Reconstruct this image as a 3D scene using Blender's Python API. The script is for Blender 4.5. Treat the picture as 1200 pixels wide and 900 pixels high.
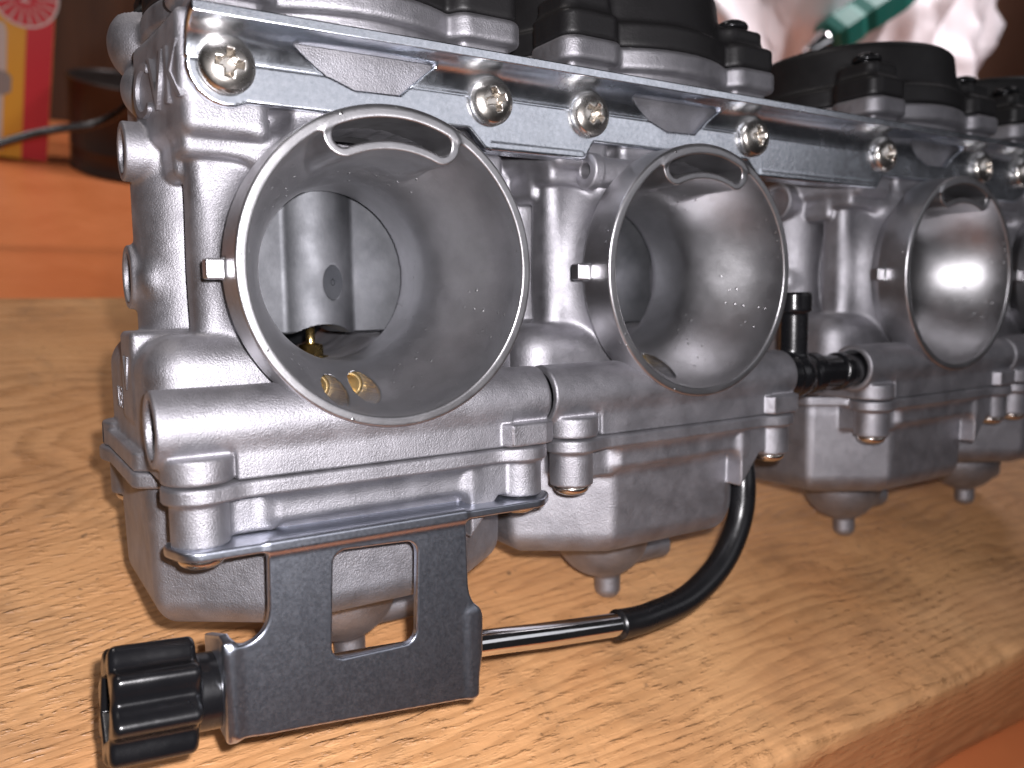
import bpy, bmesh, math, random
import numpy as np
from mathutils import Matrix, Vector
random.seed(4); rng = np.random.default_rng(4)
for o in list(bpy.data.objects): bpy.data.objects.remove(o)
scene = bpy.context.scene
col = scene.collection
F = np.float32
MM = 0.001

# ------------------------------------------------------------------ frames
# bank frame (mm): X along the bank, Y into the bores, Z up the carburettors; tipped back on the board by TILT
TILT = math.radians(22.0)
XC = (0.0, 83.4, 198.74, 282.2)
RG = np.array([[1, 0, 0], [0, math.cos(TILT), math.sin(TILT)], [0, -math.sin(TILT), math.cos(TILT)]])
TZ = -float((RG @ np.array([4.6, 44.5, -97.0]))[2])
BANK = Matrix(((1, 0, 0, 0), (0, RG[1, 1], RG[1, 2], 0), (0, RG[2, 1], RG[2, 2], TZ * MM), (0, 0, 0, 1)))

# ------------------------------------------------------------------ camera
def rodr(w):
    th = np.linalg.norm(w); k = w / th
    K = np.array([[0, -k[2], k[1]], [k[2], 0, -k[0]], [-k[1], k[0], 0]])
    return np.eye(3) + math.sin(th) * K + (1 - math.cos(th)) * K @ K
CAM_C = np.array([-69.236, -148.549, -6.704])
CAM_M = rodr(np.array([0.091955, -0.569007, -0.042380])) @ np.array([[1, 0, 0], [0, 0, -1], [0, 1, 0.]])
cw = (RG @ CAM_C + np.array([0, 0, TZ])) * MM
R3 = RG @ np.stack([CAM_M[0], -CAM_M[1], -CAM_M[2]], axis=1)
cam_d = bpy.data.cameras.new('camera'); cam = bpy.data.objects.new('camera', cam_d); col.objects.link(cam)
cam.matrix_world = Matrix([[*R3[i], cw[i]] for i in range(3)] + [[0, 0, 0, 1]])
cam_d.sensor_width = 36; cam_d.lens = 973.58 * 36 / 1200
cam_d.clip_start = 0.005; cam_d.clip_end = 60
cam_d.dof.use_dof = True; cam_d.dof.focus_distance = 0.175; cam_d.dof.aperture_fstop = 15.0
scene.camera = cam

# ------------------------------------------------------------------ light and exposure
world = bpy.data.worlds.new('World'); scene.world = world; world.use_nodes = True
bg = world.node_tree.nodes['Background']; bg.inputs[0].default_value = (0.58, 0.56, 0.60, 1); bg.inputs[1].default_value = 0.03
scene.view_settings.view_transform = 'Standard'; scene.view_settings.look = 'None'
scene.view_settings.exposure = 0.0; scene.view_settings.gamma = 1.0
def area(name, loc, target, size, power, color, shape='DISK', size_y=None):
    d = bpy.data.lights.new(name, 'AREA'); d.shape = shape; d.size = size; d.energy = power; d.color = color
    if size_y: d.size_y = size_y
    o = bpy.data.objects.new(name, d); col.objects.link(o); o.location = loc
    o.rotation_euler = (Vector(target) - Vector(loc)).to_track_quat('-Z', 'Y').to_euler(); return o
right = Vector(R3[:, 0]); upv = Vector(R3[:, 1]); back = Vector(R3[:, 2]); cl = Vector(cw)
fl = cl + right * 0.008 + upv * 0.009
area('phone_flash', fl, fl - back, 0.006, 0.92, (1.0, 0.965, 0.995))
area('ceiling_lamp', (0.75, -1.15, 1.0), (0.1, 0.05, 0), 1.5, 2.5, (0.95, 0.94, 1.0), 'RECTANGLE', 0.6)
area('bag_fill', (0.95, 0.30, 0.95), (0.70, 0.52, 0.2), 0.25, 3.2, (1.0, 0.93, 0.96), 'RECTANGLE', 0.3).data.spread = math.radians(75)  # fill light added to brighten the white bag, not a lamp of the room

area('table_fill', (-0.45, 0.75, 1.15), (-0.05, 0.55, -0.046), 0.3, 1.25, (1.0, 0.93, 0.90), 'RECTANGLE', 0.3).data.spread = math.radians(70)  # added fill that lifts the orange table at the left, no real fixture

# ------------------------------------------------------------------ materials
def mat(name):
    m = bpy.data.materials.new(name); m.use_nodes = True
    nt = m.node_tree; b = nt.nodes['Principled BSDF']; return m, nt, b
def N(nt, t, **kw):
    n = nt.nodes.new(t)
    for k, v in kw.items():
        if k in n.inputs: n.inputs[k].default_value = v
        else: setattr(n, k, v)
    return n
def L(nt, a, b): nt.links.new(a, b)
def ramp(nt, fac, stops):
    r = N(nt, 'ShaderNodeValToRGB'); e = r.color_ramp.elements
    while len(e) < len(stops): e.new(0.5)
    for el, (p, c) in zip(e, stops):
        el.position = p; el.color = (*c, 1) if len(c) == 3 else c
    L(nt, fac, r.inputs[0]); return r.outputs[0]
def g3(v): return (v, v, v)
def noise(nt, co, scale, detail=3, rough=0.55, dist=0.0):
    n = N(nt, 'ShaderNodeTexNoise', Scale=scale, Detail=detail, Roughness=rough, Distortion=dist); L(nt, co, n.inputs['Vector']); return n.outputs['Fac']
def bump(nt, b, h, strength, dist, prev=None):
    n = N(nt, 'ShaderNodeBump', Strength=strength, Distance=dist); L(nt, h, n.inputs['Height'])
    if prev: L(nt, prev, n.inputs['Normal'])
    L(nt, n.outputs[0], b.inputs['Normal']); return n.outputs[0]
def metal(name, c0, c1, r0, r1, grain=1400, bstr=0.25, bdist=0.0002, pits=0.0, cscale=120, rscale=160):
    m, nt, b = mat(name); co = N(nt, 'ShaderNodeTexCoord').outputs['Object']
    b.inputs['Metallic'].default_value = 1
    L(nt, ramp(nt, noise(nt, co, cscale, 5, 0.6), [(0.3, c0), (0.7, c1)]), b.inputs['Base Color'])
    L(nt, ramp(nt, noise(nt, co, rscale, 4, 0.65), [(0.3, g3(r0)), (0.7, g3(r1))]), b.inputs['Roughness'])
    p = bump(nt, b, noise(nt, co, grain, 3, 0.6), bstr, bdist)
    p = bump(nt, b, noise(nt, co, grain * 0.22, 3, 0.5), bstr * 0.16, bdist * 3, p)
    if pits:
        v = N(nt, 'ShaderNodeTexVoronoi', Scale=420); L(nt, co, v.inputs['Vector'])
        s = ramp(nt, v.outputs['Distance'], [(0.06, g3(1)), (0.16, g3(0))])
        k = ramp(nt, noise(nt, co, 70, 2), [(0.48, g3(0)), (0.60, g3(1))])
        mx = N(nt, 'ShaderNodeMath', operation='MULTIPLY'); L(nt, s, mx.inputs[0]); L(nt, k, mx.inputs[1])
        bump(nt, b, mx.outputs[0], pits, 0.0004, p)
    return m
def plain(name, c, rough, metallic=0.0, grain=None, bstr=0.1, spec=0.5, coat=0.0):
    m, nt, b = mat(name); b.inputs['Base Color'].default_value = (*c, 1); b.inputs['Metallic'].default_value = metallic
    b.inputs['Specular IOR Level'].default_value = spec; b.inputs['Coat Weight'].default_value = coat
    co = N(nt, 'ShaderNodeTexCoord').outputs['Object']
    L(nt, ramp(nt, noise(nt, co, 140, 4), [(0.3, g3(max(rough - 0.07, 0.02))), (0.7, g3(rough + 0.07))]), b.inputs['Roughness'])
    if grain: bump(nt, b, noise(nt, co, grain, 3), bstr, 0.0003)
    return m
MT = {}
MT['cast'] = metal('cast_aluminium', (0.265, 0.26, 0.278), (0.375, 0.368, 0.392), 0.51, 0.64, 2900, 0.65, 0.00018, 0.0)
MT['bell'] = metal('bell_aluminium', (0.38, 0.375, 0.385), (0.47, 0.465, 0.48), 0.36, 0.44, 2600, 0.22, 0.00012, 0.5)
MT['slide'] = metal('slide_metal', (0.115, 0.118, 0.127), (0.18, 0.184, 0.196), 0.58, 0.68, 900, 0.2, 0.0002)
MT['zinc'] = metal('zinc_plate', (0.60, 0.64, 0.70), (0.78, 0.81, 0.87), 0.17, 0.29, 2600, 0.22, 0.0001, cscale=900)
MT['zinc_dark'] = metal('dull_zinc', (0.42, 0.45, 0.52), (0.50, 0.53, 0.60), 0.30, 0.36, 2600, 0.12, 0.00008, cscale=500, rscale=1500)
MT['steel'] = metal('screw_steel', (0.58, 0.54, 0.49), (0.72, 0.68, 0.63), 0.20, 0.32, 900, 0.12, 0.0001)
MT['chrome'] = metal('rod_steel', (0.66, 0.66, 0.67), (0.78, 0.78, 0.78), 0.08, 0.16, 900, 0.05, 0.0001)
MT['brass'] = metal('brass', (0.48, 0.34, 0.15), (0.66, 0.50, 0.25), 0.36, 0.5, 900, 0.12, 0.0001)
MT['bright_brass'] = metal('bright_brass', (0.74, 0.52, 0.20), (0.88, 0.66, 0.30), 0.2, 0.3, 900, 0.1, 0.0001)
MT['plastic'] = plain('black_plastic', (0.006, 0.006, 0.007), 0.24, grain=900, bstr=0.06)
MT['cap'] = plain('black_cap_plastic', (0.008, 0.0075, 0.008), 0.5, grain=1500, bstr=0.2, spec=0.35)
MT['rubber'] = plain('black_rubber', (0.007, 0.007, 0.008), 0.30, grain=500, bstr=0.12)
MT['blackscrew'] = plain('black_screw', (0.03, 0.03, 0.032), 0.2, 0.7)

def wood_mat():
    m, nt, b = mat('pine_board'); co = N(nt, 'ShaderNodeTexCoord').outputs['Object']
    sep = N(nt, 'ShaderNodeSeparateXYZ'); L(nt, co, sep.inputs[0])
    def M_(op, a, c=None, d=None):
        n = N(nt, 'ShaderNodeMath', operation=op)
        for i, v in enumerate((a, c, d)):
            if v is None: continue
            if isinstance(v, (int, float)): n.inputs[i].default_value = v
            else: L(nt, v, n.inputs[i])
        return n.outputs[0]
    x, y, z = sep.outputs
    # the grain runs along the board and swings round a knot to the left of the bank
    mp = N(nt, 'ShaderNodeMapping'); mp.inputs['Scale'].default_value = (3.5, 16, 16); L(nt, co, mp.inputs[0])
    w = noise(nt, mp.outputs[0], 1.0, 4, 0.5)
    mp2 = N(nt, 'ShaderNodeMapping'); mp2.inputs['Scale'].default_value = (14, 60, 60); L(nt, co, mp2.inputs[0])
    w2 = noise(nt, mp2.outputs[0], 1.0, 3, 0.5)
    dx = M_('MULTIPLY', M_('SUBTRACT', x, -0.115), 9.0); dy = M_('MULTIPLY', M_('SUBTRACT', y, 0.075), 15.0)
    r2 = M_('ADD', M_('MULTIPLY', dx, dx), M_('MULTIPLY', dy, dy))
    swirl = M_('MULTIPLY', M_('EXPONENT', M_('MULTIPLY', r2, -0.8)), 0.080)
    yy = M_('ADD', M_('ADD', y, M_('MULTIPLY', z, 0.8)), M_('ADD', M_('MULTIPLY', w, 0.045), M_('MULTIPLY', w2, 0.011)))
    ph = M_('ADD', yy, swirl)
    t = M_('FRACT', M_('MULTIPLY', ph, 230.0))
    late = ramp(nt, t, [(0.0, g3(0.0)), (0.35, g3(0.10)), (0.78, g3(1.0)), (0.90, g3(0.8)), (1.0, g3(0.0))])
    mp3 = N(nt, 'ShaderNodeMapping'); mp3.inputs['Scale'].default_value = (60, 1400, 1400); L(nt, co, mp3.inputs[0])
    fib = noise(nt, mp3.outputs[0], 1.0, 4, 0.6)
    big = noise(nt, co, 14.0, 5, 0.6)
    base = ramp(nt, big, [(0.25, (0.53, 0.245, 0.098)), (0.75, (0.74, 0.41, 0.185))])
    lam = N(nt, 'ShaderNodeMix', data_type='RGBA', blend_type='MIX'); L(nt, M_('MULTIPLY', late, ramp(nt, noise(nt, co, 22, 2), [(0.36, g3(0.06)), (0.64, g3(0.42))])), lam.inputs[0])
    L(nt, base, lam.inputs[6]); lam.inputs[7].default_value = (0.29, 0.125, 0.045, 1)
    fm = N(nt, 'ShaderNodeMix', data_type='RGBA', blend_type='MULTIPLY'); fm.inputs[0].default_value = 0.35
    L(nt, lam.outputs[2], fm.inputs[6]); L(nt, ramp(nt, fib, [(0.3, g3(0.62)), (0.65, g3(1.1))]), fm.inputs[7])
    # grime: greasy dark patches and specks
    gr = ramp(nt, noise(nt, co, 34, 6, 0.65, 0.5), [(0.50, g3(0)), (0.72, g3(0.85))])
    sp = ramp(nt, noise(nt, co, 260, 3, 0.6), [(0.66, g3(0)), (0.74, g3(1))])
    gm = N(nt, 'ShaderNodeMix', data_type='RGBA'); L(nt, M_('MAXIMUM', M_('MULTIPLY', gr, 0.42), M_('MULTIPLY', sp, 0.75)), gm.inputs[0])
    L(nt, fm.outputs[2], gm.inputs[6]); gm.inputs[7].default_value = (0.12, 0.07, 0.038, 1)
    L(nt, gm.outputs[2], b.inputs['Base Color'])
    L(nt, ramp(nt, late, [(0.0, g3(0.58)), (1.0, g3(0.40))]), b.inputs['Roughness'])
    p = bump(nt, b, late, 0.25, 0.0003)
    p = bump(nt, b, fib, 0.35, 0.0004, p)
    p = bump(nt, b, noise(nt, co, 45, 5, 0.6), 0.3, 0.003, p)
    mp4 = N(nt, 'ShaderNodeMapping'); mp4.inputs['Scale'].default_value = (160, 520, 520); L(nt, co, mp4.inputs[0])
    tf = ramp(nt, noise(nt, mp4.outputs[0], 1.0, 3, 0.6), [(0.52, g3(0)), (0.7, g3(1))])
    tk = ramp(nt, noise(nt, co, 16, 3), [(0.42, g3(0)), (0.6, g3(1))])
    p = bump(nt, b, M_('MULTIPLY', M_('MULTIPLY', tf, M_('MAXIMUM', tk, M_('EXPONENT', M_('MULTIPLY', r2, -0.45)))), M_('ADD', late, 0.3)), 0.6, 0.0011, p)
    return m
MT['wood'] = wood_mat()
def table_mat():
    m, nt, b = mat('orange_table'); co = N(nt, 'ShaderNodeTexCoord').outputs['Object']
    L(nt, ramp(nt, noise(nt, co, 14, 5, 0.6), [(0.3, (0.56, 0.165, 0.055)), (0.7, (0.66, 0.215, 0.08))]), b.inputs['Base Color'])
    L(nt, ramp(nt, noise(nt, co, 60, 4), [(0.3, g3(0.3)), (0.7, g3(0.45))]), b.inputs['Roughness'])
    bump(nt, b, noise(nt, co, 120, 3), 0.08, 0.001); return m
MT['table'] = table_mat()

# ------------------------------------------------------------------ object helpers
def obj(name, me, m, parent=None, mtx=None):
    o = bpy.data.objects.new(name, me); col.objects.link(o)
    if m is not None and len(me.materials) == 0: me.materials.append(MT[m] if isinstance(m, str) else m)
    if parent is not None: o.parent = parent
    if mtx is not None:
        if parent is not None: o.matrix_local = mtx
        else: o.matrix_world = mtx
    return o
def tag(o, label, cat=None, group=None, kind=None):
    if label: o['label'] = label
    if cat: o['category'] = cat
    if group: o['group'] = group
    if kind: o['kind'] = kind
    return o
def TR(x, y, z): return Matrix.Translation((x * MM, y * MM, z * MM))

# ------------------------------------------------------------------ signed distance toolkit (mm) meshed by surface nets
def rbox(p, lo, hi, r=0.0):
    q = [np.abs(p[i] - F((lo[i] + hi[i]) / 2)) - F((hi[i] - lo[i]) / 2 - r) for i in range(3)]
    o = np.sqrt(np.maximum(q[0], 0) ** 2 + np.maximum(q[1], 0) ** 2 + np.maximum(q[2], 0) ** 2)
    return o + np.minimum(np.maximum(np.maximum(q[0], q[1]), q[2]), 0) - F(r)
def extr(d2, t, lo, hi, r=0.0):
    a = d2 + F(r); b = np.abs(t - F((lo + hi) / 2)) - F((hi - lo) / 2 - r)
    return np.sqrt(np.maximum(a, 0) ** 2 + np.maximum(b, 0) ** 2) + np.minimum(np.maximum(a, b), 0) - F(r)
def cyl(p, ax, c, R, lo, hi, r=0.0):
    i, j = [k for k in range(3) if k != ax]
    return extr(np.sqrt((p[i] - F(c[0])) ** 2 + (p[j] - F(c[1])) ** 2) - F(R), p[ax], lo, hi, r)
def ball(p, c, R): return np.sqrt(sum((p[i] - F(c[i])) ** 2 for i in range(3))) - F(R)
def poly2(x, y, pts):
    d = np.full(x.shape, 1e9, F); s = np.ones(x.shape, F); n = len(pts)
    for i in range(n):
        a = pts[i]; b = pts[i - 1]
        ex, ey = b[0] - a[0], b[1] - a[1]; wx, wy = x - F(a[0]), y - F(a[1])
        t = np.clip((wx * F(ex) + wy * F(ey)) / F(ex * ex + ey * ey), 0, 1)
        d = np.minimum(d, (wx - F(ex) * t) ** 2 + (wy - F(ey) * t) ** 2)
        c1 = y >= F(a[1]); c2 = y < F(b[1]); c3 = F(ex) * wy > F(ey) * wx
        s = np.where((c1 & c2 & c3) | (~c1 & ~c2 & ~c3), -s, s)
    return s * np.sqrt(d)
def smin(a, b, k):
    h = np.maximum(F(k) - np.abs(a - b), 0) / F(k); return np.minimum(a, b) - h * h * F(k * 0.25)
def smax(a, b, k): return -smin(-a, -b, k)
mn, mx = np.minimum, np.maximum
def sdf_mesh(name, fn, lo, hi, h, eps=None, tri_log=[]):
    B = 8; lo = np.array(lo, float) - 1.5 * h; hi = np.array(hi, float) + 1.5 * h
    nb = np.ceil((hi - lo) / (h * B)).astype(int); n = nb * B + 1
    def ev(P):
        out = np.empty(len(P), F)
        for s in range(0, len(P), 1500000):
            q = P[s:s + 1500000]; out[s:s + 1500000] = fn([np.ascontiguousarray(q[:, i]) for i in range(3)])
        return out
    bi = np.stack(np.meshgrid(*[np.arange(k) for k in nb], indexing='ij'), -1).reshape(-1, 3)
    cd = ev((lo + (bi + 0.5) * B * h).astype(F))
    act = np.abs(cd) < B * h * 0.866 * 1.35
    vals = np.repeat(np.repeat(np.repeat(np.where(cd < 0, -99, 99).astype(F).reshape(nb), B, 0), B, 1), B, 2)
    vals = np.pad(vals, ((0, 1), (0, 1), (0, 1)), mode='edge')
    off = np.stack(np.meshgrid(*[np.arange(B + 1)] * 3, indexing='ij'), -1).reshape(-1, 3)
    ab = bi[act]
    for s in range(0, len(ab), 2000):
        gi = (ab[s:s + 2000, None, :] * B + off[None]).reshape(-1, 3)
        vals[gi[:, 0], gi[:, 1], gi[:, 2]] = ev((lo + gi * h).astype(F))
    ins = vals < 0
    cnt = np.zeros(n - 1, np.uint8)
    for dx in (0, 1):
        for dy in (0, 1):
            for dz in (0, 1):
                cnt += ins[dx:n[0] - 1 + dx, dy:n[1] - 1 + dy, dz:n[2] - 1 + dz]
    ci = np.argwhere((cnt > 0) & (cnt < 8))
    cid = np.full(n - 1, -1, np.int32); cid[ci[:, 0], ci[:, 1], ci[:, 2]] = np.arange(len(ci))
    corner = {c: vals[ci[:, 0] + c[0], ci[:, 1] + c[1], ci[:, 2] + c[2]] for c in [(a, b, c) for a in (0, 1) for b in (0, 1) for c in (0, 1)]}
    acc = np.zeros((len(ci), 3)); k = np.zeros(len(ci))
    for c in corner:
        for ax in range(3):
            if c[ax]: continue
            c2 = tuple(1 if i == ax else c[i] for i in range(3))
            va, vb = corner[c], corner[c2]; m = (va < 0) != (vb < 0)
            t = va[m] / (va[m] - vb[m]); q = np.tile(np.array(c, float), (m.sum(), 1)); q[:, ax] += t
            acc[m] += q; k[m] += 1
    v = (lo + (ci + acc / k[:, None]) * h)
    quads = []
    for ax in range(3):
        i, j = [(1, 2), (2, 0), (0, 1)][ax]
        sl0 = [slice(None)] * 3; sl1 = [slice(None)] * 3; sl0[ax] = slice(0, n[ax] - 1); sl1[ax] = slice(1, n[ax])
        a, b = ins[tuple(sl0)], ins[tuple(sl1)]
        e = np.argwhere(a != b); flip = a[e[:, 0], e[:, 1], e[:, 2]]
        ok = (e[:, i] > 0) & (e[:, j] > 0) & (e[:, i] < n[i] - 1) & (e[:, j] < n[j] - 1); e = e[ok]; flip = flip[ok]
        def g(di, dj):
            q = e.copy(); q[:, i] -= di; q[:, j] -= dj; return cid[q[:, 0], q[:, 1], q[:, 2]]
        q = np.stack([g(1, 1), g(0, 1), g(0, 0), g(1, 0)], 1)
        q[~flip] = q[~flip][:, ::-1]; quads.append(q)
    quads = np.concatenate(quads); quads = quads[(quads >= 0).all(1)]
    tet = np.array([[1, -1, -1], [-1, -1, 1], [-1, 1, -1], [1, 1, 1]], float)
    def grad(v, e):
        g_ = np.zeros_like(v)
        for t in tet: g_ += t * ev((v + t * e).astype(F))[:, None]
        return g_ / (4 * e)
    for _ in range(2):
        g_ = grad(v, h * 0.35); d = ev(v.astype(F)).astype(float)
        st = g_ * (d / np.maximum((g_ ** 2).sum(1), 0.2))[:, None]
        ln = np.linalg.norm(st, axis=1, keepdims=True); v = v - st * np.minimum(1, 0.6 * h / np.maximum(ln, 1e-9))
    nr = grad(v, eps or h * 0.4); nr /= np.maximum(np.linalg.norm(nr, axis=1, keepdims=True), 1e-9)
    me = bpy.data.meshes.new(name); nv, nq = len(v), len(quads)
    me.vertices.add(nv); me.vertices.foreach_set('co', (v * MM).astype(F).ravel())
    me.loops.add(nq * 4); me.loops.foreach_set('vertex_index', quads.astype(np.int32).ravel())
    me.polygons.add(nq); me.polygons.foreach_set('loop_start', np.arange(0, nq * 4, 4, dtype=np.int32))
    me.update(calc_edges=True); me.polygons.foreach_set('use_smooth', np.ones(nq, bool))
    me.normals_split_custom_set_from_vertices(nr.astype(F).tolist())
    print('SDF', name, nq * 2, 'tris'); return me

# ------------------------------------------------------------------ plain mesh helpers (mm in, metres out)
def mesh_of(name, verts, faces, smooth=True):
    me = bpy.data.meshes.new(name); me.from_pydata([tuple(c * MM for c in v) for v in verts], [], faces)
    me.update()
    for p in me.polygons: p.use_smooth = smooth
    return me
def tube_mesh(name, pts, radii, seg=24, sub=8, cap=True):
    P = [Vector(p) for p in pts]
    if not hasattr(radii, '__len__'): radii = [radii] * len(P)
    C, Rr = [], []
    for i in range(len(P) - 1):
        p0, p1, p2, p3 = P[max(i - 1, 0)], P[i], P[i + 1], P[min(i + 2, len(P) - 1)]
        for k in range(sub):
            t = k / sub
            C.append(0.5 * ((2 * p1) + (p2 - p0) * t + (2 * p0 - 5 * p1 + 4 * p2 - p3) * t * t + (3 * p1 - p0 - 3 * p2 + p3) * t ** 3))
            Rr.append(radii[i] * (1 - t) + radii[i + 1] * t)
    C.append(P[-1]); Rr.append(radii[-1])
    V, Fc = [], []; nrm = None
    for i, c in enumerate(C):
        d = (C[min(i + 1, len(C) - 1)] - C[max(i - 1, 0)]).normalized()
        if nrm is None: nrm = d.orthogonal().normalized()
        nrm = (nrm - d * nrm.dot(d)).normalized(); bi = d.cross(nrm)
        for s in range(seg):
            a = 2 * math.pi * s / seg; V.append(c + (nrm * math.cos(a) + bi * math.sin(a)) * Rr[i])
    for i in range(len(C) - 1):
        for s in range(seg):
            Fc.append((i * seg + s, i * seg + (s + 1) % seg, (i + 1) * seg + (s + 1) % seg, (i + 1) * seg + s))
    if cap:
        Fc.append(tuple(range(seg))[::-1]); Fc.append(tuple(range((len(C) - 1) * seg, len(C) * seg)))
    return mesh_of(name, V, Fc)
def lathe(name, prof, seg=48):
    V, Fc = [], []; n = len(prof)
    for s in range(seg):
        a = 2 * math.pi * s / seg
        for r, z in prof: V.append((r * math.cos(a), r * math.sin(a), z))
    for s in range(seg):
        for i in range(n - 1):
            Fc.append((s * n + i, ((s + 1) % seg) * n + i, ((s + 1) % seg) * n + i + 1, s * n + i + 1))
    return mesh_of(name, V, Fc)

# ================================================================== setting: table and board
def sheet(name, x0, x1, y0, y1, z, m):
    me = mesh_of(name, [(x0, y0, z), (x1, y0, z), (x1, y1, z), (x0, y1, z)], [(0, 1, 2, 3)], False); return obj(name, me, m)
BT = 46.0
tag(sheet('table_top', -1500, 1800, -170, 1500, -BT - 0.5, 'table'), None, kind='structure')
def board():
    nx, nyt = 420, 64
    x = np.linspace(-420, 620, nx); y0, y1 = -63.0, 261.0
    prof = [(y0 + 1.0, -BT)] + [(y0, -BT + 1.5 + (BT - 4.5) * k / 10) for k in range(11)] + [(y0 + 0.9, -0.9)]
    ys = np.linspace(y0 + 3, y1 - 3, nyt)
    prof += [(yy, 0.0) for yy in ys] + [(y1 - 0.8, -0.8), (y1, -3), (y1, -BT)]
    prof = np.array(prof); n = len(prof)
    ph = rng.uniform(0, 6.28, 12); fr = rng.uniform(0.01, 0.35, 12)
    wob = sum(np.sin(x * f + p) / (1 + f * 25) for f, p in zip(fr, ph))
    V = []
    for i in range(nx):
        for k in range(n):
            yy, zz = prof[k]; e = 0
            if yy < y0 + 4: yy += wob[i] * 0.5; zz += min(0, -abs(math.sin(x[i] * 0.21 + math.sin(x[i] * 0.07) * 3)) ** 6 * 0.9) if zz > -4 else 0
            if zz == 0: zz += 0.12 * math.sin(yy * 0.9 + wob[i]) - 0.12
            V.append((x[i], yy, zz))
    Fc = [(i * n + k, (i + 1) * n + k, (i + 1) * n + k + 1, i * n + k + 1) for i in range(nx - 1) for k in range(n - 1)]
    Fc.append(tuple(range(n))); Fc.append(tuple(range((nx - 1) * n, nx * n))[::-1])
    return mesh_of('wooden_board', V, Fc)
tag(obj('wooden_board', board(), 'wood'), 'thick rough-sawn pine board carrying the carburettors', 'board')

# ================================================================== the carburettor bank
bank = bpy.data.objects.new('carburettor_bank', None); col.objects.link(bank); bank.matrix_world = BANK
bank.empty_display_size = 0.05
tag(bank, 'bank of four silver carburettors with black caps standing on a wooden board', 'carburettors')

def bell_r(Y):
    t = np.clip((Y - F(1.5)) / F(28.0), 0, 1); return F(28.85) - F(9.45) * (F(0.5) - F(0.5) * np.cos(F(math.pi) * t))
def rad(p): return np.sqrt(p[0] ** 2 + p[2] ** 2)
def bell_fn(p):
    r = rad(p)
    outer = mn(extr(r - F(31), p[1], 0, 10, 0.6), extr(r - (F(29.3) - F(3.2) * np.clip((p[1] - 10) / 8, 0, 1)), p[1], 6, 40))
    bore = (r - bell_r(p[1])) * F(0.93)
    d = smax(outer, -bore, 0.5)
    # kidney-shaped air passage at the top of the mouth
    ang = np.arctan2(p[0], p[2]); rr = r - F(26.3)
    hole2 = np.sqrt(mx(np.abs(ang) * F(26.3) - F(10.6), 0) ** 2 + rr ** 2) - F(2.05)
    wall = extr(hole2 - F(1.75), p[1], 0.0, 27, 0.3)
    wall = mx(wall, r - F(30))
    d = smin(d, wall, 1.2)
    d = smax(d, -extr(hole2, p[1], -3, 60), 0.4)
    for jx in (-9.2, -1.6):
        d = mx(d, -cyl(p, 1, (jx, -24.2), 2.9, -2, 36))
    # little locating tab
    return smin(d, rbox(p, (-34.4, 7.0, -1.9), (-30, 10.0, 1.9), 0.4), 0.4)
BELL = sdf_mesh('intake_bell', bell_fn, (-35, 0, -31.2), (31.2, 40, 31.2), 0.36)

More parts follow.
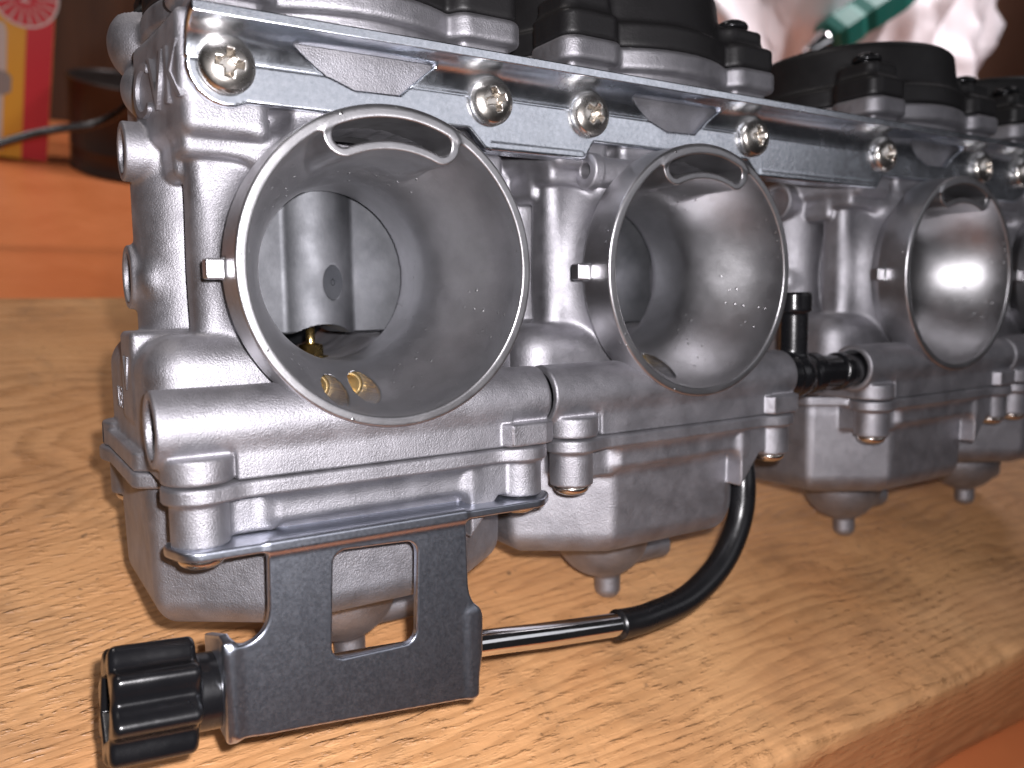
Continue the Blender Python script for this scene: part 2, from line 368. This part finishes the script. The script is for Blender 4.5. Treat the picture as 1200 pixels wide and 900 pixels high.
def flange2(x, y):
    d = np.sqrt(x ** 2 + (y - 43) ** 2) - F(36.5)
    for sx in (-1, 1):
        for yy in (17, 68):
            qx = mx(np.abs(x - F(27.2 * sx)) - F(4.6), 0); qy = mx(np.abs(y - F(yy)) - F(4.6), 0)
            d = smin(d, np.sqrt(qx ** 2 + qy ** 2) - F(4.2), 1.5)
    return d
BP = [(-23, 8.0), (18.5, 8.0), (36.5, 23), (36.5, 63), (30, 70), (-36, 70), (-43.3, 63), (-43.3, 24)]
def body_fn(p):
    x, y, z = p
    d = smin(rbox(p, (-33.5, 20, -16), (33.5, 29.5, 26), 3.2), rbox(p, (-25.5, 24, -16), (33.5, 74, 26), 2.0), 1.0)
    d = smin(d, rbox(p, (-35.5, 24, 18), (35, 72, 40), 2.0), 1.2)
    d = smin(d, rbox(p, (-35.3, 16.4, 21.6), (35, 40, 27.0), 1.6), 1.2)
    d = smin(d, rbox(p, (-36.2, 13.0, 31.6), (36, 72, 47), 1.4), 1.2)
    d = smin(d, rbox(p, (-15, 14.5, 20), (15, 40, 34), 1.5), 2.0)
    d = smin(d, extr(poly2(x, y, [(-33.2, 15.7), (-36.3, 42), (-22, 44), (-22, 15.7)]) - F(2.5), z, 25.0, 47, 2.5), 1.5)
    d = smin(d, cyl(p, 2, (0, 43), 28, 20, 50), 3)
    d = smin(d, extr(flange2(x, y), z, 48.8, 54.2, 1.3), 1.2)
    d = smin(d, extr(flange2(x, y) + F(2.5), z, 46.4, 50, 0.8), 0.6)
    # neck of the inlet
    d = smin(d, cyl(p, 1, (0, 0), 27.2, 9.5, 40, 1.0), 9.0)
    # shoulder over the float chamber and the fuel rail
    sh = rbox(p, (-44.0, 14.0, -42), (37.6, 70, -12.4), 7.5)
    d = smin(d, sh, 1.6)
    d = smin(d, rbox(p, (-44.3, 30.0, -30), (-20, 44, -11.6), 1.2), 1.0)
    web = rbox(p, (-31.8, 2.0, -39), (27, 24, -28.5), 0.5)
    lug = mn(cyl(p, 2, (-37.9, 5.7), 6.3, -37.9, -33.2, 0.5), rbox(p, (-43.9, 6, -37.9), (-32, 22, -33.2), 0.5))
    lugr = extr(poly2(x, y, [(23.6, 3), (25.5, -0.6), (34.2, -0.6), (37.0, 1.0), (37.0, 22), (23.6, 22)]), z, -37.9, -33.0, 0.5)
    d = smin(d, mn(mn(web, lug), lugr), 0.5)
    for c in ((-40.6, 61.5), (33.5, 61.5)):
        d = smin(d, cyl(p, 2, c, 6.2, -37.9, -32.5, 0.6), 0.8)
        d = mn(d, cyl(p, 2, c, 2.6, -36, -29.5, 0.4))
    d = smin(d, cyl(p, 0, (8.0, -28.3), 7.0, -45.2, 36.7, 0.45), 0.9)
    bf = mx(poly2(x, y, BP) - F(2.9), F(14) - y)
    d = smin(d, extr(bf, z, -38.5, -34.4, 0.5), 0.8)
    d = mx(d, z * -1 - F(37.95))
    d = smin(d, ball(p, (-33, 57, 51), 8.6), 1.5)
    d = smin(d, ball(p, (-33.4, 53, 40.5), 6.6), 1.5)
    # side of the body: pillar, bosses
    d = smin(d, cyl(p, 2, (-29.5, 43.5), 11, -14, 26, 1), 0.8)
    d = smin(d, cyl(p, 0, (40, 25.0), 6.0, -42.5, -25, 0.5), 1.2)
    d = smin(d, cyl(p, 0, (47, -0.3), 6.8, -41.8, -25, 0.5), 1.4)
    d = smin(d, rbox(p, (-40.2, 36, -4), (-25, 52, 2), 2.5), 2.5)
    d = smax(d, -cyl(p, 0, (40, 25.0), 4.3, -50, -41.2), 0.3)
    d = smax(d, -cyl(p, 0, (47, -0.3), 5.2, -50, -36), 0.3)
    # lightening pockets each side of the mouth under the plate
    # cylinder for the throttle side
    d = smin(d, cyl(p, 1, (0, 0), 25, 70, 98, 1.5), 3)
    d = smin(d, cyl(p, 1, (0, 0), 27, 93, 98, 1.5), 1)
    # rail bores, main bore, slide chamber
    d = smax(d, -cyl(p, 0, (8.0, -28.3), 5.3, -60, -30), 0.4)
    d = smax(d, -cyl(p, 0, (8.0, -28.3), 5.3, 30, 60), 0.4)
    d = mx(d, -(rad(p) - (bell_r(y) + F(0.5))) * F(0.93))
    d = mx(d, -cyl(p, 1, (0, 0), 19.4, 30, 120))
    d = mx(d, -rbox(p, (-23.6, 41.5, -15), (23.6, 64, 30), 0.6))
    for jx in (-9.2, -1.6): d = mx(d, -cyl(p, 1, (jx, -24.2), 2.9, 4, 38))
    d = mx(d, -rbox(p, (-20, 21, 22), (20, 40.5, 37), 2.0))  # invented hidden chamber, cut so the kidney passage looks darker inside
    ang = np.arctan2(x, z); rr = rad(p) - F(26.3)
    d = mx(d, -extr(np.sqrt(mx(np.abs(ang) * F(26.3) - F(10.6), 0) ** 2 + rr ** 2) - F(2.05), y, 5, 60))
    return d
BODY = sdf_mesh('carburettor_body', body_fn, (-46, -1.5, -38.5), (38.5, 98.5, 54.6), 0.5)

LUGS = ((-37.9, 5.7), (30.7, 5.7), (-40.6, 61.5), (33.5, 61.5))
def bowl_fn(p):
    x, y, z = p
    draft = (-z - F(41)) * F(0.03)
    pl = poly2(x, y, [(a * 0.9 - 0.4, 38 + (b - 38) * 0.84) for a, b in BP]) - F(4.6) + draft
    d = extr(pl, z, -71.0, -38.6, 6.5)
    fl = poly2(x, y, BP) - F(3.2)
    fl = smin(fl, poly2(x, y, [(-33, 2.6), (27, 2.6), (27, 20), (-33, 20)]) - F(1.1), 3)
    for c in LUGS: fl = smin(fl, np.sqrt((x - F(c[0])) ** 2 + (y - F(c[1])) ** 2) - F(6.4), 3.5)
    d = smin(d, extr(fl, z, -41.4, -38.25, 0.6), 0.7)
    for c in LUGS:
        d = smin(d, cyl(p, 2, c, 5.1, -49.4, -40, 0.4), 0.8)
    # webs joining the lug posts to the bowl
    d = smin(d, rbox(p, (-36.5, 6.5, -49.2), (-24, 18, -40), 0.8), 1.6)
    d = smin(d, rbox(p, (20, 6.3, -49.2), (31, 18, -40), 0.8), 1.6)
    d = smin(d, extr(poly2(x, z, [(17, -41), (30, -41), (30, -48.8), (24, -48.8), (17, -57)]), y, 3.2, 9, 0.6), 0.6)
    # front rib under the flange
    d = smin(d, rbox(p, (-25, 4.2, -47.8), (19, 16, -40), 1.8), 3.2)
    # drain dome, nipple and drain boss
    dm = ball([x, y, z * F(1.0)], (2.2, 44.5, -75.5), 14.3)
    d = smin(d, dm, 1.5)
    d = smin(d, cyl(p, 2, (4.4, 44.5), 3.9, -97, -80, 3.0), 0.9)
    d = smin(d, cyl(p, 0, (46, -84.3), 4.6, 4, 28, 0.8), 1.0)
    d = mx(d, z + F(38.25))
    return d
BOWL = sdf_mesh('float_bowl', bowl_fn, (-48, -1.5, -97.2), (41, 74, -38), 0.5)

def cap_fn(p):
    x, y, z = p
    f2 = flange2(x, y) + F(0.6)
    d = extr(f2, z, 54.3, 60.2, 1.0)
    dome = extr(np.sqrt(x ** 2 + (y - 43) ** 2) - F(34.0) + mx(z - 62, 0) * F(0.12), z, 54.4, 74.5, 2.5)
    d = smin(d, dome, 2.2)
    for sx in (-1, 1):
        for yy in (17, 68):
            d = smin(d, extr(np.sqrt(mx(np.abs(x - F(26.5 * sx)) - F(4.0), 0) ** 2 + mx(np.abs(y - F(yy + (1.5 if yy < 43 else -1.5))) - F(4.0), 0) ** 2) - F(3.0), z, 54.4, 65.2, 1.0), 3.0)
    return mx(d, F(54.3) - z)
CAP = sdf_mesh('top_cover', cap_fn, (-37.5, 6, 54), (37.5, 80.5, 81.4), 0.6)

def slide_fn(p):
    x, y, z = p
    d = rbox(p, (-23.4, 46.2, -13.4), (23.4, 60, 28), 0.3)
    d = smin(d, cyl(p, 2, (0.4, 52.5), 10.4, -13.4, 28, 0.5), 0.8)
    d = smax(d, -extr(np.sqrt(((x - F(2.6)) * F(1.25)) ** 2 + ((z + 1.5) * F(0.72)) ** 2) - F(2.9), y, 30, 42.9), 0.3)
    d = mx(d, -cyl(p, 1, (0.4, -24.0), 12.5, 30, 70))
    return smin(d, ball(p, (2.7, 43.1, -1.5), 0.55), 0.3)
SLIDE = sdf_mesh('throttle_slide', slide_fn, (-23.6, 42, -13.6), (23.6, 60.1, 28.1), 0.4)

def screw_fn(p):   # pan head, axis -Y, underside at y=0
    x, y, z = p
    r = np.sqrt(x ** 2 + z ** 2)
    d = smax(cyl(p, 1, (0, 0), 5.2, -3.4, 0, 0.9), np.sqrt(r ** 2 + (y - 4.4) ** 2) - F(7.9), 0.8)
    u, v = (x * F(0.82) + z * F(0.57)), (z * F(0.82) - x * F(0.57))
    w = F(0.72) - (y + 3.6) * F(0.10)
    arm = F(2.9) - (y + 3.6) * F(0.55)
    cr = mn(mx(np.abs(u) - w, np.abs(v) - arm), mx(np.abs(v) - w, np.abs(u) - arm))
    cr = mn(cr, np.sqrt(u ** 2 + v ** 2) - F(1.35))
    d = smax(d, -mx(cr, y + F(0.9)), 0.35)
    return mn(d, cyl(p, 1, (0, 0), 2.5, -0.4, 3.0))
SCREW = sdf_mesh('screw', screw_fn, (-6, -3.8, -6), (6, 3, 6), 0.17, eps=0.1)

NEEDLE = tube_mesh('jet_needle', [(0.2, 53, -12), (0.2, 53, -20)], 1.1, 16, 1)
NEEDLE_JET = lathe('needle_jet', [(0.0, 3.0), (1.6, 3.0), (2.9, 2.6), (3.1, 0), (4.4, -0.2), (4.5, -5)], 32)
AIR_JET = lathe('air_jet', [(2.2, 0.0), (2.85, 0.0), (2.85, 14.0), (0.9, 14.0), (0.9, 20), (0, 20)] [::-1] + [(2.2, 0.0), (2.2, 11.5), (1.0, 12.2), (1.0, 18)], 32)
MT['darkmetal'] = metal('dark_metal', (0.035, 0.037, 0.042), (0.055, 0.057, 0.062), 0.5, 0.62, 900, 0.2, 0.0002)  # dark tone paints the shade of the slide dimple, reused on throttle plate
DIMPLE = lathe('dimple_shade', [(0, 0.05), (0.35, 0.05), (0.5, -0.1), (2.45, -0.1), (2.55, -0.6)], 28)  # inset in the slide's oval dimple, coloured dark in place of its shade
for v in DIMPLE.vertices: v.co.y *= 1.7
for q in DIMPLE.polygons: q.use_smooth = False
TPLATE = lathe('throttle_plate', [(0, 0.8), (19.0, 0.8), (19.2, 0), (19.0, -0.8), (0, -0.8)], 48)
for i, X in enumerate(XC):
    body = obj('carburettor_body', BODY, 'cast', bank, TR(X, 0, 0))
    obj('intake_bell', BELL, 'bell', body)
    obj('float_bowl', BOWL, 'cast', body)
    obj('top_cover', CAP, 'cap', body)
    obj('throttle_slide', SLIDE, 'slide', body)
    obj('dimple_shade', DIMPLE, 'darkmetal', body, TR(2.6, 42.55, -1.5) @ Matrix.Rotation(math.pi / 2, 4, 'X'))
    obj('throttle_plate', TPLATE, 'darkmetal', body, TR(0, 84, 0) @ Matrix.Rotation(math.radians(82), 4, 'X'))
    obj('jet_needle', NEEDLE, 'bright_brass', body)
    obj('needle_jet', NEEDLE_JET, 'bright_brass', body, TR(0.2, 53, -19.3))
    for jx in (-9.2, -1.6):
        obj('air_jet', AIR_JET, 'brass', body, TR(jx, 23.0, -24.2) @ Matrix.Rotation(-math.pi / 2, 4, 'X'))
    for k, (lx, ly) in enumerate(LUGS):
        zz = -51.3 if (i == 0 and k < 2) else -49.4
        o = obj('bowl_screw', SCREW, 'steel', body, TR(lx, ly, zz) @ Matrix.Rotation(math.pi / 2, 4, 'X') @ Matrix.Scale(0.80, 4))
if True:
    CS = SCREW.copy(); CS.materials.clear(); CS.materials.append(MT['blackscrew'])
    for b in [o for o in bank.children if o.name.startswith('carburettor_body')]:
        for sx in (-1, 1):
            for yy in (17, 68):
                obj('cover_screw', CS, None, b, TR(27.3 * sx, yy + (1 if yy < 43 else -1), 66.4) @ Matrix.Rotation(-math.pi / 2, 4, 'X') @ Matrix.Scale(0.86, 4))
bodies = [o for o in bank.children if o.name.startswith('carburettor_body')]

# raised letters cast into the side of the first body
def text_mesh(name, s, size, ext, off=0.0, bev=0.0):
    cu = bpy.data.curves.new(name, 'FONT'); cu.body = s; cu.size = size * MM; cu.extrude = ext * MM; cu.offset = off * MM; cu.bevel_depth = bev * MM
    cu.align_x = 'CENTER'; cu.align_y = 'CENTER'; cu.resolution_u = 4
    o = bpy.data.objects.new(name, cu); col.objects.link(o)
    bpy.context.view_layer.update()
    me = bpy.data.meshes.new_from_object(o.evaluated_get(bpy.context.evaluated_depsgraph_get()))
    bpy.data.objects.remove(o); return me
SIDE = Matrix(((0, 0, -1, 0), (-1, 0, 0, 0), (0, 1, 0, 0), (0, 0, 0, 1)))   # text x -> -Y, text y -> Z, normal -X
obj('cast_lettering', text_mesh('cast_lettering', 'CVK', 15, 0.4), 'cast', bodies[0], TR(-37.45, 26.5, 35.5) @ Matrix.Rotation(math.atan2(3.1, 26.3), 4, 'Z') @ SIDE)
obj('cast_lettering', text_mesh('cast_lettering', 'V', 10, 0.25), 'cast', bodies[0], TR(-44.45, 36.5, -20.5) @ SIDE)
obj('cast_lettering', text_mesh('cast_lettering', 'KEI', 6.5, 0.2), 'cast', bodies[0], TR(-44.0, 50, -26.5) @ SIDE)
# vent nozzle beside the second mouth
def nozzle_fn(p):
    return smax(smin(cyl(p, 0, (0, 0), 3.6, 0, 22, 0.5), cyl(p, 0, (0, 0), 4.3, 0, 3, 0.5), 0.5), -cyl(p, 0, (0, 0), 1.9, -3, 8), 0.4)
obj('vent_nozzle', sdf_mesh('vent_nozzle', nozzle_fn, (0, -4.5, -4.5), (22, 4.5, 4.5), 0.35), 'cast', bodies[1], TR(-28, 12.6, 24.2))

# ------------------------------------------------------------------ long zinc plate across the top
def plate_fn(p):
    x, y, z = p
    t = 1.9
    # profile in (y,z): vertical web, wide bend, flange towards the mouths
    R = 6.2; cy, cz = 11 - R, 45.6 - t - R + 0.0
    a = np.arctan2(z - F(cz), y - F(cy))
    arc = np.abs(np.sqrt((y - F(cy)) ** 2 + (z - F(cz)) ** 2) - F(R + t / 2)) - F(t / 2)
    quad = mx(F(cy) - y, F(cz) - z)
    arc = mx(arc, quad)
    low = F(31.0)
    vert = mx(np.abs(y - F(11 + t / 2)) - F(t / 2), mx(z - F(cz), F(20) - z))
    flan = mx(np.abs(z - F(cz + R + t / 2)) - F(t / 2), mx(y - F(cy), F(4.6) - y))
    prof = mn(mn(vert, arc), flan)
    # outline of the web seen from the front
    out = poly2(x, z, [(-34.6, 60)] + [(-28.1 + 6.5 * math.cos(math.radians(a)), 36.8 + 6.6 * math.sin(math.radians(a))) for a in range(180, 281, 10)] + [(-24.5, 31.2), (23, 31.2), (27, 27.2), (54, 27.2), (56.5, 31.2), (110, 31.2), (114, 27.2), (168, 27.2), (171, 31.2), (225, 31.2), (229, 27.2), (253, 27.2), (257, 31.2), (306, 31.2), (314, 36), (314, 60)]) - F(0.6)
    d = smax(prof, out, 0.6)
    # bottom lips turned back between the carburettors
    for x0, x1 in ((28, 54), (115, 167), (230, 252)):
        d = smin(d, rbox(p, (x0, 11.0, 26.6), (x1, 17, 28.4), 0.6), 0.6)
    for X in XC:
        h = poly2(x, z, [(X - 15.4, 42.2), (X - 9, 38.2), (X - 3, 36.0), (X + 6.5, 36.2), (X + 13.6, 42.2)]) - F(0.4)
        d = smax(d, -extr(h, y, 6.0, 30), 0.4)
    return d
PLATE = sdf_mesh('mounting_plate', plate_fn, (-36, 4, 26), (315.5, 17.5, 46.2), 0.42)
plate = obj('mounting_plate', PLATE, 'zinc', bank)
PS = SCREW
for i, X in enumerate(XC):
    for s in (-28.1, 28.1):
        obj('plate_screw', PS, 'steel', plate, TR(X + s, 11.05, 36.8) @ Matrix.Rotation(random.uniform(0, 3), 4, 'Y'))

# ------------------------------------------------------------------ idle adjuster: bracket, knob, rod, hose
SL = -0.075
def bracket_fn(p):
    x, y, z = p
    t = 1.8
    zs = z - (x + 44) * F(-0.010)          # the top strap falls slightly to the right
    tp = poly2(x, y, [(-38.5, 3.4), (31, 3.4), (33.5, 6.0), (31, 8.0), (-36, 8.0), (-39.5, 6.5)]) - F(4.6)
    d = extr(tp, zs, -51.0, -49.2, 0.4)
    xb = x - (z + 50) * F(-0.03)
    leg = poly2(x, z, [(-27.2, -50.0), (12.8, -50.0), (13.4, -80), (-27.8, -80)]) - F(0.5)
    low = poly2(x, z, [(-34.4, -68.8), (15.0, -73.4), (14.2, -89.4), (-34.0, -83.6)]) - F(1.2)
    v2 = smin(leg, low, 7.0)
    win = poly2(x, z, [(-13, -56.0), (-0.6, -56.6), (-1.2, -72.4), (-13.8, -72.0)]) - F(2.6)
    v2 = smax(v2, -win, 0.5)
    d = smin(d, extr(v2, y, -0.9, 0.9, 0.4), 1.6)
    # cheeks turned back at both ends of the lower part, carrying the shaft
    lf = extr(smax(poly2(y, z, [(0, -67.0), (3, -66.4), (14.5, -70), (14.5, -84), (0, -85.2)]) - F(0.3), F(-100) - z, 1), x, -36.4, -34.6, 0.4)
    rt = extr(poly2(y, z, [(0, -72), (13, -73), (14, -89.5), (0, -90)]) - F(0.3), x, 13.8, 15.6, 0.4)
    return smin(d, mn(lf, rt), 2.2)
bracket = obj('adjuster_bracket', sdf_mesh('adjuster_bracket', bracket_fn, (-46, -2, -91), (38, 16, -48), 0.36), 'zinc_dark', bank)

KA = Vector((1, 0, -0.09)).normalized()
KROT = Vector((0, 0, 1)).rotation_difference(KA).to_matrix().to_4x4()
def knob_fn(p):   # axis +Z here, front face at z=0
    x, y, z = p
    a = np.arctan2(y, x); r = np.sqrt(x ** 2 + y ** 2)
    lob = r - (F(9.6) + F(1.15) * np.cos(a * F(8.0)))
    d = extr(lob * F(0.8), z, 0.0, 14.6, 1.3)
    d = smin(d, cyl(p, 2, (0, 0), 7.0, 10, 19.6, 0.4), 0.6)
    hx = np.maximum(np.abs(x) * F(0.866) + np.abs(y) * F(0.5), np.abs(y)) - F(5.6) + z * F(0.2)
    return smax(d, -mx(hx, z - F(5)), 0.6)
knob = obj('adjuster_knob', sdf_mesh('adjuster_knob', knob_fn, (-11.2, -11.2, 0), (11.2, 11.2, 20), 0.3), 'plastic', bank,
    TR(-55.0, 7.6, -76.4) @ KROT @ Matrix.Rotation(0.0, 4, 'Z'))
obj('adjuster_rod', tube_mesh('adjuster_rod', [(-34, 7.6, -78.3), (14, 7.8, -82.4), (40, 8.2, -85.7), (66, 9.6, -89.2)], 2.95, 28, 6), 'chrome', bank)
obj('bushing', tube_mesh('bushing', [(15, 7.8, -82.5), (17.5, 7.8, -82.8)], 4.2, 28, 1), 'zinc', bank)
obj('flexible_hose', tube_mesh('flexible_hose', [(62.5, 9.4, -88.8), (67, 9.8, -89.3), (74, 10.2, -89.4), (89, 11.2, -87.8), (102.5, 12.2, -80.9), (110.5, 13, -70.3), (113, 14, -58.5), (113.5, 18, -47), (114.5, 28, -38), (115, 42, -33)],
    [3.9, 3.75, 3.6, 3.6, 3.6, 3.6, 3.6, 3.6, 3.6, 3.6], 28, 10), 'rubber', bank)

# ------------------------------------------------------------------ black fuel tee between the second and third carburettor
def tee_fn(p):
    x, y, z = p
    d = cyl(p, 0, (8, -28.8), 4.9, 112, 160, 0.5)
    for x0, x1, R in ((119.5, 124, 6.4), (132, 136.5, 6.0), (145.5, 149, 5.6), (124, 133, 5.6)):
        d = smin(d, cyl(p, 0, (8, -28.8), R, x0, x1, 0.6), 0.4)
    d = smin(d, cyl(p, 2, (126.5, 8), 3.9, -28, -6, 0.5), 1.2)
    d = smin(d, cyl(p, 2, (126.5, 8), 4.9, -11, -5.2, 0.9), 0.5)
    d = smin(d, ball(p, (126.5, 8, -28.8), 6.6), 0.8)
    return smax(d, -cyl(p, 2, (126.5, 8), 2.6, -10, 0), 0.4)
obj('fuel_tee', sdf_mesh('fuel_tee', tee_fn, (112, 0, -37), (160, 16, -5), 0.4), 'plastic', bank)
obj('link_shaft', tube_mesh('link_shaft', [(-20, 62, 6), (320, 62, 6)], 4.0, 20, 1), 'steel', bank)

# ================================================================== things behind
from mathutils import noise as mn_noise
def bx(name, lo, hi, m, parent=None, bev=1.0, mtx=None):
    bm = bmesh.new(); bmesh.ops.create_cube(bm, size=1.0)
    for v in bm.verts: v.co = Vector([((lo[i] + hi[i]) / 2 + v.co[i] * (hi[i] - lo[i])) * MM for i in range(3)])
    if bev: bmesh.ops.bevel(bm, geom=bm.edges[:], offset=bev * MM, segments=2, affect='EDGES')
    me = bpy.data.meshes.new(name); bm.to_mesh(me); bm.free(); return obj(name, me, m, parent, mtx)
def wall_mat():
    m, nt, b = mat('dark_wood'); co = N(nt, 'ShaderNodeTexCoord').outputs['Object']
    mp = N(nt, 'ShaderNodeMapping'); mp.inputs['Scale'].default_value = (30, 30, 3); L(nt, co, mp.inputs[0])
    L(nt, ramp(nt, noise(nt, mp.outputs[0], 1.0, 5), [(0.3, (0.05, 0.022, 0.010)), (0.7, (0.12, 0.055, 0.025))]), b.inputs['Base Color'])
    b.inputs['Roughness'].default_value = 0.6; return m
MT['wallwood'] = wall_mat()
tag(bx('wall', (-1500, 900, -BT), (1800, 930, 900), 'wallwood', bev=0), None, kind='structure')

# printed spark plug carton
MT['yellow'] = plain('yellow_print', (0.80, 0.44, 0.035), 0.4)
MT['red'] = plain('red_print', (0.62, 0.022, 0.04), 0.4)
MT['white'] = plain('white_print', (0.75, 0.72, 0.70), 0.45)
MT['greyprint'] = plain('grey_print', (0.30, 0.29, 0.28), 0.45)
MT['paleprint'] = plain('pale_print', (0.60, 0.58, 0.55), 0.45)
carton = bpy.data.objects.new('spark_plug_carton', None); col.objects.link(carton); carton.location = (-0.008, 0.705, -BT * MM)
carton.rotation_euler = (0, math.radians(4.5), 0); carton.empty_display_size = 0.02
tag(carton, 'yellow and red printed carton standing on the orange table', 'carton')
bx('carton_body', (-70, 0, 0), (0, 30, 170), 'yellow', carton, 0.6)
bx('red_stripe', (-20, -0.35, 0.5), (-0.4, 0.2, 169), 'red', carton, 0)
def disc(name, r, n, y, m, cx, cz, ring=None, a0=0, a1=2 * math.pi):
    V = []; Fc = []
    ang = [a0 + (a1 - a0) * k / n for k in range(n + 1)]
    r0 = ring or 0.0
    for a in ang: V += [(cx + r0 * math.cos(a), y, cz + r0 * math.sin(a)), (cx + r * math.cos(a), y, cz + r * math.sin(a))]
    for k in range(n): Fc.append((2 * k, 2 * k + 1, 2 * k + 3, 2 * k + 2))
    return V, Fc
def flat(name, V, Fc, m, parent): return obj(name, mesh_of(name, V, Fc, False), m, parent)
flat('round_badge', *disc('', 24, 40, -0.5, None, -22, 134), 'red', carton)
flat('badge_rim', *disc('', 24.6, 40, -0.6, None, -22, 134, 22.8), 'white', carton)
V, Fc = [], []
for k in range(18):
    a = 2 * math.pi * k / 18; v, f = disc('', 22, 1, -0.6, None, -22, 134, 9, a, a + 0.07); Fc += [tuple(i + len(V) for i in q) for q in f]; V += v
flat('badge_rays', V, Fc, 'paleprint', carton)
obj('badge_numeral', text_mesh('badge_numeral', '2', 16, 0.02), 'white', carton, TR(-22, -0.8, 134) @ Matrix.Rotation(math.pi / 2, 4, 'X'))
# printed spark plug picture
pl = [(0, 0), (5.5, 0), (5.5, 4), (5, 4), (5, 46), (10.5, 50), (10.5, 62), (6.5, 66), (6.5, 72), (6, 98), (4, 104), (0, 104)]
for nm, idx, m in (('plug_print', range(0, 5), 'paleprint'), ('plug_hex_print', range(4, 8), 'greyprint'), ('plug_insulator_print', range(7, 12), 'paleprint')):
    q = [pl[i] for i in idx]
    if q[0][0] > 0: q = [(0, q[0][1])] + q
    if q[-1][0] > 0: q = q + [(0, q[-1][1])]
    V = [(-40 + a, -0.5, 6 + b) for a, b in q] + [(-40 - a, -0.5, 6 + b) for a, b in q[::-1]]
    flat(nm, V, [tuple(range(len(V)))], m, carton)

# open tin
MT['tin'] = plain('dark_tin', (0.05, 0.038, 0.034), 0.38, 0.35)
tin = obj('open_tin', lathe('open_tin', [(0, 0), (56, 0), (57, 1), (57, 3), (56, 4), (56, 20), (56.6, 21), (56, 22), (56, 76), (57.4, 77), (57.8, 78.5), (57, 79.5), (55.6, 78.5), (55.2, 76), (55.2, 2), (0, 2)], 72), 'tin')
tin.location = (0.066, 0.702, -BT * MM)
tag(tin, 'open brown metal tin standing on the orange table behind the carburettors', 'tin')
tag(obj('black_cable', tube_mesh('black_cable', [(-420, 430, -43), (-260, 450, -43), (-140, 470, -20), (-50, 480, 18), (-21, 480, 29), (3, 480, 35), (19, 476, 46), (29, 465, 62), (40, 430, 84), (52, 370, 88), (60, 250, 70), (62, 150, 60)], 2.6, 14, 8), 'rubber'),
    'thin black cable arching in front of the tin and carton', 'cable')

# crumpled white plastic bag
def bag_mat():
    m, nt, b = mat('white_plastic'); b.inputs['Base Color'].default_value = (0.86, 0.80, 0.82, 1); b.inputs['Roughness'].default_value = 0.35
    b.inputs['Subsurface Weight'].default_value = 0.0; b.inputs['Transmission Weight'].default_value = 0.0; return m
MT['bag'] = bag_mat()
def lump(name, c, rr, seed, nu=160, nv=110, amp=0.16):
    V, Fc = [], []
    for j in range(nv + 1):
        th = math.pi * j / nv
        for i in range(nu):
            a = 2 * math.pi * i / nu
            d = Vector((math.sin(th) * math.cos(a), math.sin(th) * math.sin(a), math.cos(th)))
            q = d * 2.1 + Vector((seed, seed * 2, 0)); w = mn_noise.noise(q * 0.8) * 0.7
            rg = 0.0
            for o in range(4):
                f = 1.9 ** o; rg += (1 - abs(mn_noise.noise(Vector((q.x + w, q.y - w, q.z * 0.6)) * f * 1.1)) * 2.0) / f
            k = 1 + amp * (rg - 1.1)
            V.append((c[0] + d.x * rr[0] * k, c[1] + d.y * rr[1] * k, max(c[2] + d.z * rr[2] * k, -BT + 1 + 0.4 * d.x)))
    for j in range(nv):
        for i in range(nu):
            Fc.append((j * nu + i, (j + 1) * nu + i, (j + 1) * nu + (i + 1) % nu, j * nu + (i + 1) % nu))
    return mesh_of(name, V, Fc)
tag(obj('plastic_bag', lump('plastic_bag', (710, 590, 110), (360, 150, 330), 3.1), 'bag'), 'large crumpled white plastic bag behind the carburettors', 'bag')
tag(obj('crumpled_wrapper', lump('crumpled_wrapper', (1060, 500, 40), (110, 90, 120), 7.7, 110, 70, 0.3), 'bag'), 'small crumpled white wrapper beside the big bag', 'wrapper')
MT['card'] = plain('brown_card', (0.26, 0.13, 0.08), 0.7, grain=60)
tag(bx('cardboard_box', (1010, 640, -BT), (1500, 860, 420), 'card', bev=3), 'brown cardboard box at the right behind the white wrapper', 'box')

# green screwdriver leaning on the bag
sd = bpy.data.objects.new('screwdriver', None); col.objects.link(sd)
p0, p1 = Vector((579, 426, 160)) * MM, Vector((691, 430, 236)) * MM
sd.matrix_world = Matrix.Translation(p0) @ Vector((0, 0, 1)).rotation_difference((p1 - p0).normalized()).to_matrix().to_4x4()
tag(sd, 'green-handled screwdriver leaning against the white bag', 'screwdriver')
MT['green'] = plain('green_plastic', (0.005, 0.11, 0.085), 0.5)
hd = lathe('handle', [(0, 40), (12, 40), (17, 44), (20, 52), (20, 72), (17, 80), (20, 90), (21, 130), (18, 150), (10, 156), (0, 157)], 6)
for p_ in hd.polygons: p_.use_smooth = False
obj('handle', hd, 'green', sd); obj('ferrule', lathe('ferrule', [(0, 16), (5, 16), (6, 18), (11, 36), (12, 42), (0, 42)], 32), 'chrome', sd)
obj('shaft', lathe('shaft', [(0, -90), (3.2, -90), (3.2, 22), (0, 22)], 24), 'chrome', sd)
